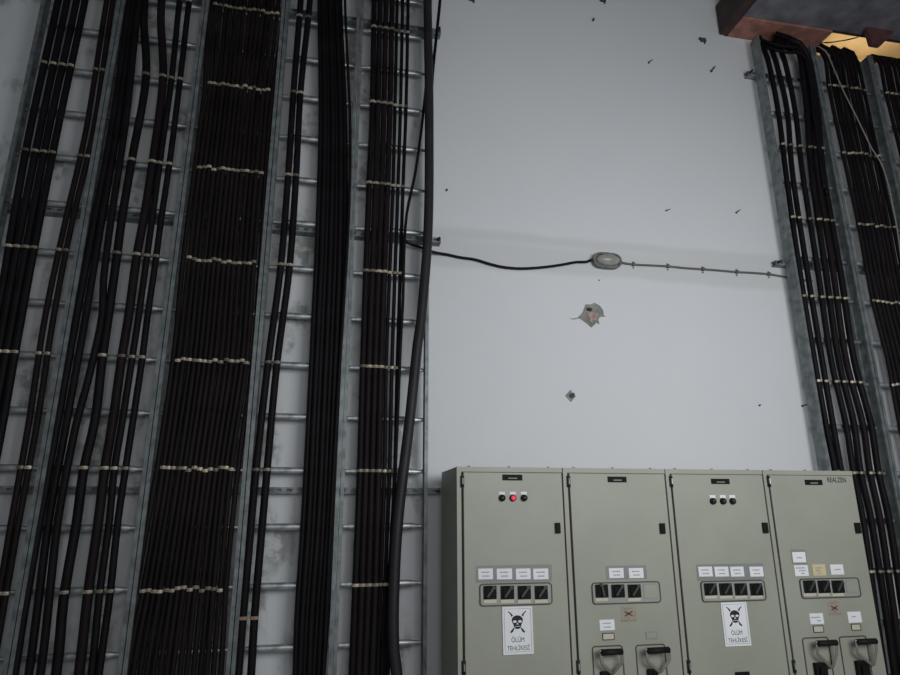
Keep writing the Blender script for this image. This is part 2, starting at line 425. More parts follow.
def clamp_mesh(r, m='brass'):
    key = (round(r, 4), m)
    if key in CL_MESH: return CL_MESH[key]
    mb = MB(); bm = mb.bm; h = .0095; N = 8
    L = []
    for k in range(N+1):
        a = math.radians(34+112*k/N); ca, sa = math.cos(a), -math.sin(a)
        L.append([bm.verts.new((ca*q, sa*q, z)) for q, z in ((r+.001,-h),(r+.0055,-h),(r+.0055,h),(r+.001,h))])
    for k in range(N):
        for j in range(4):
            f = bm.faces.new((L[k][j], L[k][(j+1) % 4], L[k+1][(j+1) % 4], L[k+1][j]))
    bm.faces.new(L[0]); bm.faces.new(L[-1][::-1])
    mb.cyl((r*.3, -r-.012, 0), (r*.3, -r-.004, 0), .0065, n=6)     # screw head on the saddle
    me = mb.mesh('cable_clamp'); me.materials.append(M[m]); CL_MESH[key] = me; return me
def clamps(ladder_i, cab, zlist, m='brass', name='cable_clamp'):
    pts, r = o_paths[cab.name]; t = LAD[ladder_i]; me = clamp_mesh(r, m)
    for z in zlist:
        for a, c in zip(pts, pts[1:]):
            lo, hi = sorted((a.z, c.z))
            if lo <= z <= hi and abs(a.y-c.y) < .02 and hi > lo:
                u = (z-a.z)/(c.z-a.z); p = a.lerp(c, u)
                link(name, me, t).location = p-WORLD[t.name]
                break
EVEN = [RUNGS[i] for i in (1,3,5,7,9,11,13)]          # the rows that carry clamps

def B0(l): return l
# --- far left ladder
c0 = [[(-5,320),(-12,360),(-22,420)],
      [(54,20),(30,130),(12.5,225),(3.3,282),(-5,325),(-14,390)], [(63,20),(40,130),(21.3,225),(3.3,325),(-10,400)],
      [(72.5,20),(48.7,130),(30.5,225),(11.7,325),(-6,420)], [(81,20),(57.5,130),(38.7,225),(20,325),(3.3,420),(-12,500)]]
c0 = c0[1:]
for k, px in enumerate(c0):
    o = cable(px, .025, 'cable_black', 'thick black cable on far left ladder, %s from left of its four' % ORD[k], 'four thick cables on the far left ladder')
    clamps(0, o, EVEN)
for k, px in enumerate([[(103.5,20),(86,130),(64.5,225),(44.5,320),(29.2,420),(11.7,520),(-2,600)], [(110,20),(93.5,130),(71.5,225),(53,320),(37.6,420),(19,520),(5,600)]]):
    o = cable(px, .0195, 'cable_brown', ('left' if k == 0 else 'right')+' cable of the close pair at right side of the far left ladder', 'pair of cables on the far left ladder')
    clamps(0, o, EVEN[1:])
# --- second ladder
a_ = [[(127,20),(113,120),(93.5,225),(76,320),(58,420),(40,520),(23,620),(17.5,655)], [(132,20),(119,120),(101,225),(85,320),(67,420),(49,520),(36,620),(31.5,655)],
      [(137,20),(126,120),(111,220),(103.5,280),(102.5,312),(97,342),(86,388),(76,425),(58,520),(47,620),(43,655)]]
for k, px in enumerate(a_):
    cable(px, .024, 'cable_black', 'black cable hugging the left rail of second ladder from left, %s of three' % ORD[k], 'three loose cables beside the second ladder rail', Y=RUNGF-.025-(.03 if k == 2 else 0))
b_ = [([(144,10),(146,77),(132,159),(121.7,220),(117.5,252),(108,320),(102.5,357),(95,420),(83.5,471),(77,520),(63.5,600),(58.5,655)], .029, 'cable_black', 'single thick black cable in mid second ladder, with bare wall on both sides'),
      ([(161,10),(163,77),(153,159),(143.5,220),(137,254),(128,320),(121.5,359),(113,420),(104.5,471),(98.5,520),(88,594),(83,640),(79.5,670)], .029, 'cable_brown', 'brown cable on second ladder, leftmost of three at its right side'),
      ([(178.5,10),(171.5,79),(160,161),(152,220),(147,256),(138,320),(132,359),(122.5,420),(114,472),(109.5,520),(99.5,594),(93.5,655)], .022, 'cable_black', 'black cable on second ladder, middle of three at its right side'),
      ([(188,10),(180,80),(169.5,163),(161,220),(156,258),(147,320),(142,360),(133,420),(125,472),(118,520),(110,594),(101.5,655)], .022, 'cable_black', 'black cable on second ladder, rightmost of three at its right side')]
for px, r, m, lab in b_:
    o = cable(px, r, m, lab); clamps(1, o, EVEN)
# --- third ladder, fully covered
LE = [(214,30),(210,88),(199.5,172),(189,262),(179,357),(163,469),(143,588),(129,660)]
RE = [(275,35),(267.5,91),(261,175),(254,267),(247,362),(231.5,470),(220,585),(214,660)]
NB = 16
for k in range(NB):
    u = (k-1)/13 if 0 < k < NB-1 else (-.085 if k == 0 else 1.085)
    px = [(l[0]+(r[0]-l[0])*u+random.uniform(-.55,.55), l[1]+(r[1]-l[1])*u) for l, r in zip(LE, RE)]
    o = cable(px, .0165, random.choice(['cable_brown','cable_black','cable_brown']), 'thin dark cable in the dense sheet on third ladder, %s from its left edge' % ORD[k], 'dense sheet of cables on the third ladder')
    if 0 < k < NB-1: clamps(2, o, [z+random.uniform(-.012,.012) for z in EVEN])
# --- fourth ladder
d_ = [[(300,10),(293.5,92),(288,177),(280.6,267),(268,363),(256,471),(243,617),(239.5,660)], [(309,10),(300.5,92),(296,177),(289.5,267),(277,363),(267,471),(254.5,617),(252,660)]]
for k, px in enumerate(d_):
    o = cable(px, .0245, 'cable_black', ('left' if k == 0 else 'right')+' black cable of the pair running down the fourth ladder from left', 'pair of cables on the fourth ladder')
    clamps(3, o, EVEN[:6]); clamps(3, o, [P(250, 617, RUNGF).z], 'tape', 'tape_band')
Ls = [(0,320),(120,321),(230,318),(320,313.5),(420,309),(520,303.5),(617,297.5),(675,295)]
Rs = [(0,340),(120,344.5),(230,344.5),(320,342),(420,337.5),(520,333),(617,326.5),(675,323)]
for k in range(7):
    px = [(l[1]+(r[1]-l[1])*k/6+random.uniform(-.5,.5), l[0]) for l, r in zip(Ls, Rs)]
    cable(px, .0185, 'cable_black', 'black cable in the heavy bundle in front of fourth ladder, %s from its left edge' % ORD[k], 'heavy bundle in front of the fourth ladder', Y=RUNGF-.024-(.017 if k % 2 else 0))
cable([(345,0),(347.5,60),(350,120),(350,170),(347.5,240),(342,330),(336.5,420),(331,520),(325,640)], .011, 'cable_black', 'thin black cable beside the rail right of the heavy bundle', Y=4.33)
# --- fifth ladder
e_ = [[(374,10),(372.5,105),(369,187),(363,363),(360,471),(355.5,585),(352,675)], [(380,10),(378,105),(375.5,187),(369,363),(365.8,471),(362,585),(358.5,675)],
      [(386,10),(384,105),(381.6,187),(375.3,363),(372,471),(368.5,585),(365,675)], [(392,10),(390,105),(387.5,187),(381,363),(378.5,471),(375.5,585),(372,675)]]
for k, px in enumerate(e_):
    o = cable(px, .022, random.choice(['cable_black','cable_brown']), 'thick cable on the fifth ladder, %s from the left among four with wide clamps' % ORD[k], 'four thick cables on the fifth ladder')
    clamps(4, o, [z for i, z in enumerate(EVEN)])
f_ = [[(397,10),(395,107),(393,187),(386.3,363),(384.5,471),(380.5,585),(377.5,675)], [(402.5,10),(400.5,108),(398,187),(392,363),(389.5,471),(385,585),(382,675)], [(408,10),(406,108),(403,187),(397.5,363),(395,471),(389,585),(385,675)]]
for k, px in enumerate(f_):
    o = cable(px, .014, 'cable_black', 'slim black cable on the fifth ladder, %s of three right of the thick ones' % ORD[k], 'three slim cables on the fifth ladder')
    clamps(4, o, EVEN)
cable([(429,40),(424.6,100),(415.6,171),(406.7,214),(404,255),(403,300),(400.5,345),(397.5,420),(393,520)], .011, 'cable_black', 'thin black cable slanting from the big cable down to the slim cables', Y=4.34)
cable([(427.5,0),(428.5,60),(429.2,120),(428,230),(421,320),(417.5,345),(409.7,420),(398,520),(393.6,600),(393.8,650),(397,675)], .036, 'cable_grey', 'very thick dark cable sagging in front of the fifth ladder right rail', Y=4.29, n=12)
cable([(440,0),(436.2,38),(432.5,75),(430.5,120),(428.5,200),(427,240),(420.5,320),(417,345),(409.5,420),(398,520),(394,600),(394.5,660)], .013, 'cable_black', 'thin black cable splaying out right of the very thick cable at top', Y=4.335)

# --- right of the wall, over the wall top
p_ = [[(768,60),(778,110),(785.5,170),(799.5,270),(814.3,360),(826,425),(835,470),(843,520),(858,620),(865,675)],
      [(776,62),(787,110),(792,170),(807,270),(822,360),(833,425),(841,470),(850,520),(866,620),(874,675)],
      [(785,62),(795,110),(802,170),(817.6,270),(831,360),(846,425),(853,470),(863,520),(877,620),(885,675)],
      [(803,80),(806.5,110),(811,170),(825.5,270),(838.6,360),(854,425),(860,470),(871,520),(887,620),(895,675)],
      [(808,80),(812,110),(817,170),(833,270),(846,360),(863,425),(869.5,470),(880,520),(895,620),(903,675)],
      [(813,80),(817.5,110),(823,170),(840,270),(854,360),(871,425),(878,470),(889,520),(904,620),(912,675)]]
for k, px in enumerate(p_):
    r = .0235 if k < 3 else .025
    if k < 3:
        o = cable(px, r, 'cable_black', 'black cable on the ladder behind rightmost cabinet, %s from the left' % ORD[k], 'cables on the ladder behind the rightmost cabinet', over=True)
    else:                                                          # bends left over the top in a wide arc
        Yc = RUNGF-r-.001; j = k-3
        arc = [Vector((P(774+9*j, 38, WALL+.1).x, WALL+.42, ZB-.055+r)), Vector((P(774+9*j, 38, WALL).x, WALL+.1, ZB-.055+r)), Vector((P(774+8*j, 38, WALL).x, WALL-.01, ZB-.053+r)), P(776+6*j, 34+2*j, Yc-.02-.02*j), P(789+5*j, 38+2.5*j, Yc-.03-.02*j), P(799+4.5*j, 53+2*j, Yc-.015-.01*j)]
        pts = arc+[P(x, y, Yc) for x, y in px]
        pts.append(Vector((pts[-1].x+.02, Yc, .02)))
        pts = catmull(pts, .07)
        o = build('power_cable', MB().sweep(pts, r, 10), 'cable_black' if j != 1 else 'cable_brown', origin=pts[-1])
        tag(o, 'black cable arching over at top, %s from left on ladder behind rightmost cabinet' % ORD[k], 'cable', 'cables on the ladder behind the rightmost cabinet')
        o_paths[o.name] = (pts, r)
    clamps(5, o, [z for z in RRUNG[0::2] if z < ZTOPS-.55])
for j, (xa_, ya_, xb_, yb_) in enumerate([(762,40,800,49), (764,46,803,55)]):
    pts = catmull([P(xa_-2, ya_-4, 4.46), P(xa_, ya_, 4.40), P((xa_+xb_)/2, (ya_+yb_)/2+1.5, 4.335), P(xb_, yb_, 4.33), P(xb_+9, yb_+26, 4.335), P(xb_+14, yb_+70, 4.345), P(xb_+24, yb_+140, 4.345)], .05)
    o = build('power_cable', MB().sweep(pts, .014, 8), 'cable_black', origin=pts[0])
    tag(o, '%s black cable looping sideways under the timber at right ladder top' % ('upper','lower')[j], 'cable', 'loops under the timber')
LE = [(826,60),(829,86),(843,152),(858,223),(872,299),(887,360),(899,420),(912,480),(935,600)]
RE = [(858,63),(863,86),(877,152),(893,225),(908,300),(925,370),(939,430),(952,490),(975,610)]
for k in range(9):
    u = k/8
    px = [(l[0]+(r[0]-l[0])*u+random.uniform(-.5,.5), l[1]+(r[1]-l[1])*u) for l, r in zip(LE, RE)]
    px = [(x, y) for x, y in px]
    o = cable(px, .0165, random.choice(['cable_brown','cable_black','cable_brown']), 'dark brown cable on the ladder crossed by pale wire, %s from the left' % ORD[k], 'dense brown cables near the right edge', over=1+(k % 3)*3)
    clamps(6, o, [z+random.uniform(-.01,.01) for z in RRUNG[0::2] if z < ZTOPS-.2])
LE = [(880,64),(885,88),(900,150),(915,215),(930,290),(960,420)]
for k in range(8):
    px = [(x+k*4.6+random.uniform(-.4,.4), y+k*.7) for x, y in LE]
    o = cable(px, .0165, 'cable_brown', 'dark cable on the ladder at right picture edge, %s from the left' % ORD[k], 'dense cables on the ladder at the right picture edge', over=1+(k % 2)*3)
    clamps(7, o, [z for z in RRUNG[0::2] if z < ZTOPS-.2])
pts = catmull([P(818,46,4.32), P(825.5,51,4.315), P(831,62,4.315), P(842,88,4.315), P(858,120,4.315), P(872,149,4.315), P(880,161,4.31), P(887,180,4.31), P(893,207,4.315), P(898,235,4.32), P(905,290,4.325), P(920,370,4.33)], .05)
o = build('loose_wire', MB().sweep(pts, .0055, 8), 'wire_pale', origin=pts[0]); tag(o, 'thin pale wire hanging loose across the brown cables at right', 'wire')
pts = catmull([P(812,43,WALL+.3), P(828,42.5,WALL+.12), P(840,41,WALL+.1), P(853,38.5,WALL+.1), P(868,33,WALL+.1), P(880,28,WALL+.1)], .05)
o = build('loose_wire', MB().sweep(pts, .006, 8), 'cable_black', origin=pts[0]); tag(o, 'thin black wire hanging across the yellow lit opening', 'wire')

# ------------------------------------------------------------------ lamp and its cords
lc = P(606, 261, WALL)
lx, lz = lc.x-.008, lc.z-.012
t = empty('bulkhead_lamp', (lx, WALL, lz)); tag(t, 'oval grey bulkhead lamp with milky glass on white wall', 'wall lamp')
def oval(hw, hh, n=28):
    pts = []
    for k in range(n):
        a = 2*PI*k/n; c, s_ = math.cos(a), math.sin(a)
        pts.append((lx+hw*math.copysign(abs(c)**.62, c), lz+hh*math.copysign(abs(s_)**.75, s_)))
    return pts
build('lamp_base', MB().prism(oval(.123,.066), WALL-.035, WALL), 'lamp_base', t)
build('glass_cover', MB().sphere((lx+.006, WALL-.035, lz+.003), .106, .055, .052, 28, 16), 'lamp_glass', t)
build('guard_ring', MB().ring(oval(.124,.067), oval(.107,.052), WALL-.052, WALL-.0355), 'lamp_base', t)
mb = MB()
for sx in (-.04, .04):
    mb.sweep(catmull([Vector((lx+sx, WALL-.045, lz+.05)), Vector((lx+sx, WALL-.08, lz+.025)), Vector((lx+sx, WALL-.09, lz)), Vector((lx+sx, WALL-.08, lz-.025)), Vector((lx+sx, WALL-.045, lz-.05))], .01), .003, 6)
build('cable_gland', MB().cyl((lx-.142, WALL-.02, lz), (lx-.11, WALL-.02, lz), .012, n=10), 'bolt', t)
build('cable_gland', MB().cyl((lx+.115, WALL-.018, lz), (lx+.14, WALL-.018, lz), .012, n=10), 'lamp_base', t)
Yk = WALL-.02
pts = [P(402,236,4.41), P(408,243,4.43), P(419.5,247,4.455), P(433.5,252,4.47)]+[P(x, y, Yk) for x, y in ((447,254.5),(461,257.5),(475,259.5),(490,264),(503,267),(520,268.5),(540,267.5),(560,265),(577,262),(587,261.8))]
pts.append(Vector((lx-.136, Yk, lz))); pts = catmull(pts, .03)
o = build('lamp_cord', MB().sweep(pts, .0105, 10), 'cable_black', origin=pts[0]); tag(o, 'black cord sagging from the left ladders to the wall lamp', 'cord')
gp = [(634,264.5),(650,265.3),(668,266.3),(685,268),(703,269.2),(720,270.5),(737,272),(753,272.8),(769,274.2),(782,276.3),(797,279),(812,281)]
pts = catmull([Vector((lx+.135, WALL-.018, lz))]+[P(x, y, WALL-.013) for x, y in gp], .04)
o = build('surface_cable', MB().sweep(pts, .0085, 10), 'cord_grey', origin=pts[0]); tag(o, 'grey cord clipped to wall from the lamp to the right ladder', 'cable')
for x, y in ((633.5,264.4),(668,266.3),(703,269.2),(737,272),(769,274.2)):
    p = P(x, y, WALL-.013)
    build('clip', MB().box(p.x-.011, p.x+.011, WALL-.027, WALL, p.z-.015, p.z+.015, .003).cyl((p.x, WALL-.012, p.z-.028), (p.x, WALL, p.z-.028), .0055, n=8).cyl((p.x, WALL-.012, p.z+.024), (p.x, WALL, p.z+.024), .0045, n=8), 'cord_grey', o)

# ------------------------------------------------------------------ old fixings left in the wall
def fixing(px, py, label, kind='stub', s=1., ang=0.):
    p = P(px, py, WALL); mb = MB()
    if kind == 'stub':
        mb.cyl((p.x, WALL-.03*s, p.z), (p.x, WALL+.002, p.z), .009*s, .013*s, 8).cyl((p.x+.012*s, WALL-.02*s, p.z+.012*s), (p.x, WALL, p.z), .005*s, n=6)
    elif kind == 'hook':
        d = Vector((math.cos(ang), 0, math.sin(ang)))
        mb.cyl((p.x, WALL+.002, p.z), (p.x, WALL-.012, p.z), .012*s, n=8)
        mb.sweep(catmull([Vector((p.x, WALL-.006, p.z)), Vector((p.x, WALL-.02, p.z))+d*.02*s, Vector((p.x, WALL-.03, p.z))+d*.05*s], .01), .006*s, 6)
    elif kind == 'clamp':
        mb.box(p.x-.022, p.x+.028, WALL-.03, WALL, p.z-.016, p.z+.016, .006).cyl((p.x-.03, WALL-.02, p.z+.012), (p.x-.018, WALL, p.z+.012), .012, n=8).cyl((p.x+.02, WALL-.03, p.z-.016), (p.x+.024, WALL, p.z-.026), .008, n=8)
    elif kind == 'plate':
        q = [(p.x, p.z+.047), (p.x+.043, p.z), (p.x, p.z-.047), (p.x-.043, p.z)]
        mb.prism(q, WALL-.004, WALL)
    o = build('wall_hook' if kind == 'hook' else 'wall_fixing', mb, 'hook' if kind != 'plate' else 'plaster_raw', origin=(p.x, WALL, p.z))
    tag(o, label, 'wall hook' if kind == 'hook' else 'wall fixing'); return o
fixing(702, 41, 'dark clamp stub on white wall just left of the timber', 'clamp')
fixing(648.5, 63, 'small dark hook on the wall, left below the clamp stub', 'hook', .7, .6)
fixing(711, 71.5, 'dark slanted hook on white wall nearest the right ladder top', 'hook', 1., .9)
fixing(593, 20.5, 'small vertical peg on upper white wall', 'stub', .9)
fixing(602, 1, 'dark fixing at the top edge of picture above small peg', 'clamp')
fixing(471, 0, 'dark fixing at top edge of picture near the left ladders', 'clamp')
fixing(666, 211, 'small dark peg on wall above the grey cord, left of two', 'hook', .55, .3)
fixing(736, 213, 'small dark peg on wall above the grey cord, right of two', 'hook', .65, .7)
fixing(446.5, 190.5, 'tiny dark peg on wall beside the left ladders above lamp cord', 'stub', .7)
fixing(599, 280.5, 'tiny dark nail in the wall right under the lamp', 'stub', .42)
fixing(759, 405.5, 'tiny dark nail on lower wall above the rightmost cabinet', 'stub', .6)
fixing(802, 406, 'small bent hook on wall touching shade of the right ladder', 'hook', .75, .3)
o = fixing(570.5, 396, 'small diamond plaster patch with a bolt on lower white wall', 'plate')
p = P(571, 396, WALL)
build('bolt', MB().cyl((p.x+.004, WALL-.022, p.z), (p.x+.004, WALL-.003, p.z), .017, n=8).cyl((p.x+.012, WALL-.03, p.z+.012), (p.x+.012, WALL-.003, p.z+.012), .008, n=8), 'bolt', o)

# ------------------------------------------------------------------ switchgear cabinets
BX = [456.3, 562.4, 664.8, 762.2, 852.2]
BX = [P(x, 469, CAB).x for x in BX]
ZT = P(600, 468.2, CAB).z; YB = 4.37
ZDOOR = P(600, 473.4, CAB).z
def rc(x0, y0, x1, y1, Y=CAB):
    a = P(x0, (y0+y1)/2, Y); b_ = P(x1, (y0+y1)/2, Y); c = P((x0+x1)/2, y0, Y); d = P((x0+x1)/2, y1, Y)
    return a.x, b_.x, d.z, c.z
def slab(r, m, name, parent, d0, d1, bev=0.):
    """box on the door face standing out from d0 to d1"""
    return build(name, MB().box(r[0], r[1], CAB-d1, CAB-d0, r[2], r[3], bev), m, parent)
def text_mesh(txt, cx, cz, w, h, y, name, m, parent, ofs=0.):
    cu = bpy.data.curves.new(name, 'FONT'); cu.body = txt; cu.align_x = 'CENTER'; cu.align_y = 'CENTER'; cu.extrude = .0; cu.offset = ofs
    tmp = bpy.data.objects.new(name+'_tmp', cu); COL.objects.link(tmp)
    bpy.context.view_layer.update()
    me = bpy.data.meshes.new_from_object(tmp.evaluated_get(bpy.context.evaluated_depsgraph_get()))
    bpy.data.objects.remove(tmp)
    xs = [v.co.x for v in me.vertices]; ys = [v.co.y for v in me.vertices]
    sx = w/(max(xs)-min(xs)); sy = h/(max(ys)-min(ys)); mx, my = (max(xs)+min(xs))/2, (max(ys)+min(ys))/2
    for v in me.vertices: v.co = Vector((cx+(v.co.x-mx)*sx, y, cz+(v.co.y-my)*sy))
    bm = bmesh.new(); bm.from_mesh(me)
    r = bmesh.ops.extrude_face_region(bm, geom=bm.faces[:])
    for v in r['geom']:
        if isinstance(v, bmesh.types.BMVert): v.co.y -= .0004
    bmesh.ops.recalc_face_normals(bm, faces=bm.faces[:])
    bm.to_mesh(me); bm.free(); me.materials.clear(); me.materials.append(M[m])
    return link(name, me, parent)
def lines(r, rows, name, parent, d, m='ink_soft'):
    """the illegible typed lines of a label: rows of short dashes"""
    w = r[1]-r[0]; h = r[3]-r[2]; mb = MB(); rnd = random.Random(int(r[0]*9999))
    for fz, f0, f1 in rows:
        x = r[0]+w*f0; z = r[2]+h*fz
        while x < r[0]+w*f1:
            l = w*rnd.uniform(.05,.11); mb.box(x, min(x+l, r[0]+w*f1), CAB-d-.0004, CAB-d, z-h*.055, z+h*.055); x += l+w*.022
    build(name, mb, m, parent)
def cabinet(i, label):
    x0, x1 = BX[i]+.003, BX[i+1]-.003
    t = empty('switchgear_cabinet', ((x0+x1)/2, YB, 0)); tag(t, label, 'electrical cabinet', 'row of four switchgear cabinets')
    mb = MB().box(x0, x1, CAB+.02, YB, .0, ZT, .003)
    mb.box(x0, x1, CAB+.002, CAB+.02, ZDOOR+.003, ZT)                     # head strip
    mb.box(x0, x0+.027, CAB+.002, CAB+.02, .02, ZDOOR+.003)              # hinge post
    build('body', mb, 'cab', t)
    dx0, dx1 = x0+.041, x1-.004
    door = build('door', MB().box(dx0, dx1, CAB, CAB+.019, .12, ZDOOR, .004), 'cab', t)
    build('door_gap_shade', MB().box(x0+.027, x0+.041, CAB+.012, CAB+.02, .12, ZDOOR), 'gap', t)  # strip coloured near-black for the shade in the gap beside the door
    for yh in (481.5, 668):
        z = P(460+i*102, yh, CAB).z
        h = build('hinge', MB().cyl((x0+.034, CAB+.001, z-.033), (x0+.034, CAB+.001, z+.033), .0115, n=12).box(x0+.02, x0+.046, CAB-.001, CAB+.004, z-.036, z+.036), 'bolt', t)
        build('hinge_pin', MB().cyl((x0+.035, CAB-.011, z-.016), (x0+.035, CAB-.011, z+.02), .0045, n=8), 'galv_bright', h)
    # screw heads along the top edge
    mb = MB()
    for u in (.12, .5, .88): mb.cyl((x0+(x1-x0)*u, CAB+.03, ZT), (x0+(x1-x0)*u, CAB+.03, ZT+.008), .008, n=8)
    build('roof_bolts', mb, 'galv_dark', t)
    return t
def latch(t, px, py):
    r = rc(px-2.6, py-5.3, px+2.4, py+5.3); l = slab(r, 'black', 'latch', t, 0, .016, .003)
def nameplate(t, x0, y0, x1, y1):
    r = rc(x0, y0, x1, y1); n = slab(r, 'black', 'nameplate', t, 0, .004)
    w = r[1]-r[0]; h = r[3]-r[2]; mb = MB(); x = r[0]+w*.3
    for k in range(5): mb.box(x, x+w*.07, CAB-.0046, CAB-.004, r[2]+h*.26, r[2]+h*.48); x += w*.088
    build('engraved_line', mb, 'engraved', n)
def indicator(t, px, py, lit):
    c = P(px, py, CAB)
    b_ = build('indicator_lamp', MB().cyl((c.x, CAB, c.z), (c.x, CAB-.016, c.z), .0215, .019, 20), 'black', t)
    build('lens', MB().sphere((c.x, CAB-.016, c.z), .0145, .011, .0145, 16, 10), 'lens_red' if lit else 'lens_dark', b_)
    r = rc(px-3, py-6.2, px+2.8, py-3.4); slab(r, 'paper', 'indicator_tag', t, 0, .002)
def sheet(t, x0, y0, x1, y1, m='paper', rows=((.66,.2,.75),(.3,.28,.75)), ink='ink_soft'):
    r = rc(x0, y0, x1, y1); s_ = slab(r, m, 'label_sheet', t, .0012, .0028); lines(r, rows, 'typed_lines', s_, .0028, ink)
def backing(t, x0, y0, x1, y1):
    slab(rc(x0, y0, x1, y1), 'plate', 'label_strip', t, 0, .0012)
def panel(t, x0, y0, x1, y1, xs, y0s, y1s, yw, white=None, blank=None, slope=0.):
    r = rc(x0, y0, x1, y1); rad = .018
    p_ = build('switch_panel', MB().prism(rrect(r[0], r[1], r[2], r[3], rad), CAB-.005, CAB), 'panel', t)
    build('panel_rim', MB().ring(rrect(r[0]-.003, r[1]+.003, r[2]-.003, r[3]+.003, rad+.003), rrect(r[0]+.003, r[1]-.003, r[2]+.003, r[3]-.003, rad-.003), CAB-.0085, CAB), 'rim', p_)
    for k, (a, b_) in enumerate(xs):
        q = rc(a, y0s, b_, y1s)
        s_ = build('rotary_switch', MB().box(q[0], q[1], CAB-.013, CAB-.005, q[2], q[3], .003), 'black', t)
        cx, cz = (q[0]+q[1])/2, (q[2]+q[3])/2+.004; R_ = .026
        kb = MB().cyl((cx, CAB-.013, cz), (cx, CAB-.019, cz), .03, .028, 20)
        ang = math.radians(52 if not (blank and k == 0 and white is not None) else 100); d = Vector((math.cos(ang), 0, math.sin(ang))); nn = Vector((-d.z, 0, d.x))
        build('knob', kb, 'black', s_)
        A = Vector((cx, 0, cz))-d*.034; B_ = Vector((cx, 0, cz))+d*.028
        q4 = [(A+nn*.006), (A-nn*.006), (B_-nn*.006), (B_-nn*.017), (B_+d*.014), (B_+nn*.017), (B_+nn*.006)]
        build('pointer', MB().prism([(v.x, v.z) for v in q4], CAB-.032, CAB-.019), 'knob', s_)
        if white is None or k in white:
            w_ = rc(a, y1s+.4, b_, yw); slab(w_, 'ivory', 'label_tab', s_, .005, .009)
    if blank:
        q = rc(*blank); build('blank_plate', MB().prism(rrect(q[0], q[1], q[2], q[3], .008), CAB-.0075, CAB-.005), 'cab', t)
        build('blank_rim', MB().ring(rrect(q[0]-.002, q[1]+.002, q[2]-.002, q[3]+.002, .009), rrect(q[0], q[1], q[2], q[3], .008), CAB-.0062, CAB-.005), 'plate', p_)
def danger_sign(t, x0, y0, x1, y1, rot=0.):
    r = rc(x0, y0, x1, y1); w = r[1]-r[0]; h = r[3]-r[2]; cx, cz = (r[0]+r[1])/2, (r[2]+r[3])/2
    s_ = build('danger_sign', MB().box(r[0], r[1], CAB-.0075, CAB-.0055 if False else CAB, r[2], r[3]), 'paper', t)
    f = CAB-.0075
    X = lambda u: r[0]+w*u
    Z = lambda v: r[3]-h*v
    a = .055; th = .008
    o_ = [(X(a),Z(.042)),(X(1-a),Z(.042)),(X(1-a),Z(.95)),(X(a),Z(.95))]
    i_ = [(X(a+.014),Z(.05)),(X(1-a-.014),Z(.05)),(X(1-a-.014),Z(.942)),(X(a+.014),Z(.942))]
    build('border_line', MB().ring(o_, i_, f-.0004, f), 'ink_soft', s_)
    # skull
    sk = []
    for k in range(29):
        q = PI*(-.12+1.24*k/28); sk.append((X(.49+.185*math.cos(q)), Z(.285-.1*math.sin(q))))
    sk += [(X(.36), Z(.385)), (X(.375), Z(.435)), (X(.42), Z(.465)), (X(.49), Z(.475)), (X(.56), Z(.465)), (X(.605), Z(.435)), (X(.62), Z(.385))]
    build('skull', MB().prism(sk, f-.0005, f), 'ink', s_)
    mb = MB()
    for u in (.405, .575):
        mb.prism([(X(u+.062*math.cos(2*PI*k/14)), Z(.315+.027*math.sin(2*PI*k/14))) for k in range(14)], f-.001, f-.0004)
    mb.prism([(X(.49), Z(.335)), (X(.455), Z(.378)), (X(.525), Z(.378))], f-.001, f-.0004)
    mb.box(X(.4), X(.58), f-.001, f-.0004, Z(.423), Z(.413))
    build('skull_sockets', mb, 'paper', s_)
    mb = MB()
    for sx in (-1, 1):                      # crossed flashes, broken behind the skull
        for (u0, v0, u1, v1, wd) in ((.3,.1,.2,.155,.02),(.215,.15,.165,.2,.034)):
            A = Vector((X(.49+sx*u0), Z(v0))); B_ = Vector((X(.49+sx*u1), Z(v1))); dd = (B_-A).normalized(); nn = Vector((-dd.y, dd.x))*w*wd
            mb.prism([tuple(A+nn*.6), tuple(A-nn*.6), tuple(B_-nn), tuple(B_+nn)], f-.0005, f)
        for (u0, v0, u1, v1, wd) in ((.12,.455,.17,.5,.028),(.15,.495,.235,.545,.034)):
            A = Vector((X(.49+sx*u0), Z(v0))); B_ = Vector((X(.49+sx*u1), Z(v1))); dd = (B_-A).normalized(); nn = Vector((-dd.y, dd.x))*w*wd
            mb.prism([tuple(A+nn), tuple(A-nn), tuple(B_-nn*.7), tuple(B_+nn*.7)], f-.0005, f)
    build('crossed_flashes', mb, 'ink', s_)
    text_mesh('ÖLÜM', X(.49), Z(.685), w*.42, h*.125, f, 'lettering', 'ink', s_, .0)
    text_mesh('TEHLİKESİ', X(.5), Z(.85), w*.74, h*.125, f, 'lettering', 'ink', s_, .0)
    return s_
def diagram(t, x0, y0, x1, y1):
    r = rc(x0, y0, x1, y1); s_ = slab(r, 'diagram', 'warning_sticker', t, 0, .0012); f = .0012
    w = r[1]-r[0]; h = r[3]-r[2]; X = lambda u: r[0]+w*u; Z = lambda v: r[3]-h*v; mb = MB()
    for s2 in (-1, 1):
        A = Vector((X(.5-.26), Z(.5-s2*.14))); B_ = Vector((X(.5+.26), Z(.5+s2*.14))); d = (B_-A).normalized(); nn = Vector((-d.y, d.x))*.0045
        mb.prism([tuple(A+nn), tuple(A-nn), tuple(B_-nn), tuple(B_+nn)], CAB-f-.0005, CAB-f)
    mb.prism([(X(.46),Z(.76)), (X(.54),Z(.76)), (X(.5),Z(.68))], CAB-f-.0005, CAB-f)
    build('cross_mark', mb, 'ink_red', s_)
    lines((r[0], r[1], Z(.26), Z(.06)), ((.5,.12,.78),), 'printed_line', s_, f, 'ink_red')
    lines((r[0], r[1], Z(1.), Z(.8)), ((.5,-.05,1.05),), 'printed_line', s_, f, 'ink_red')
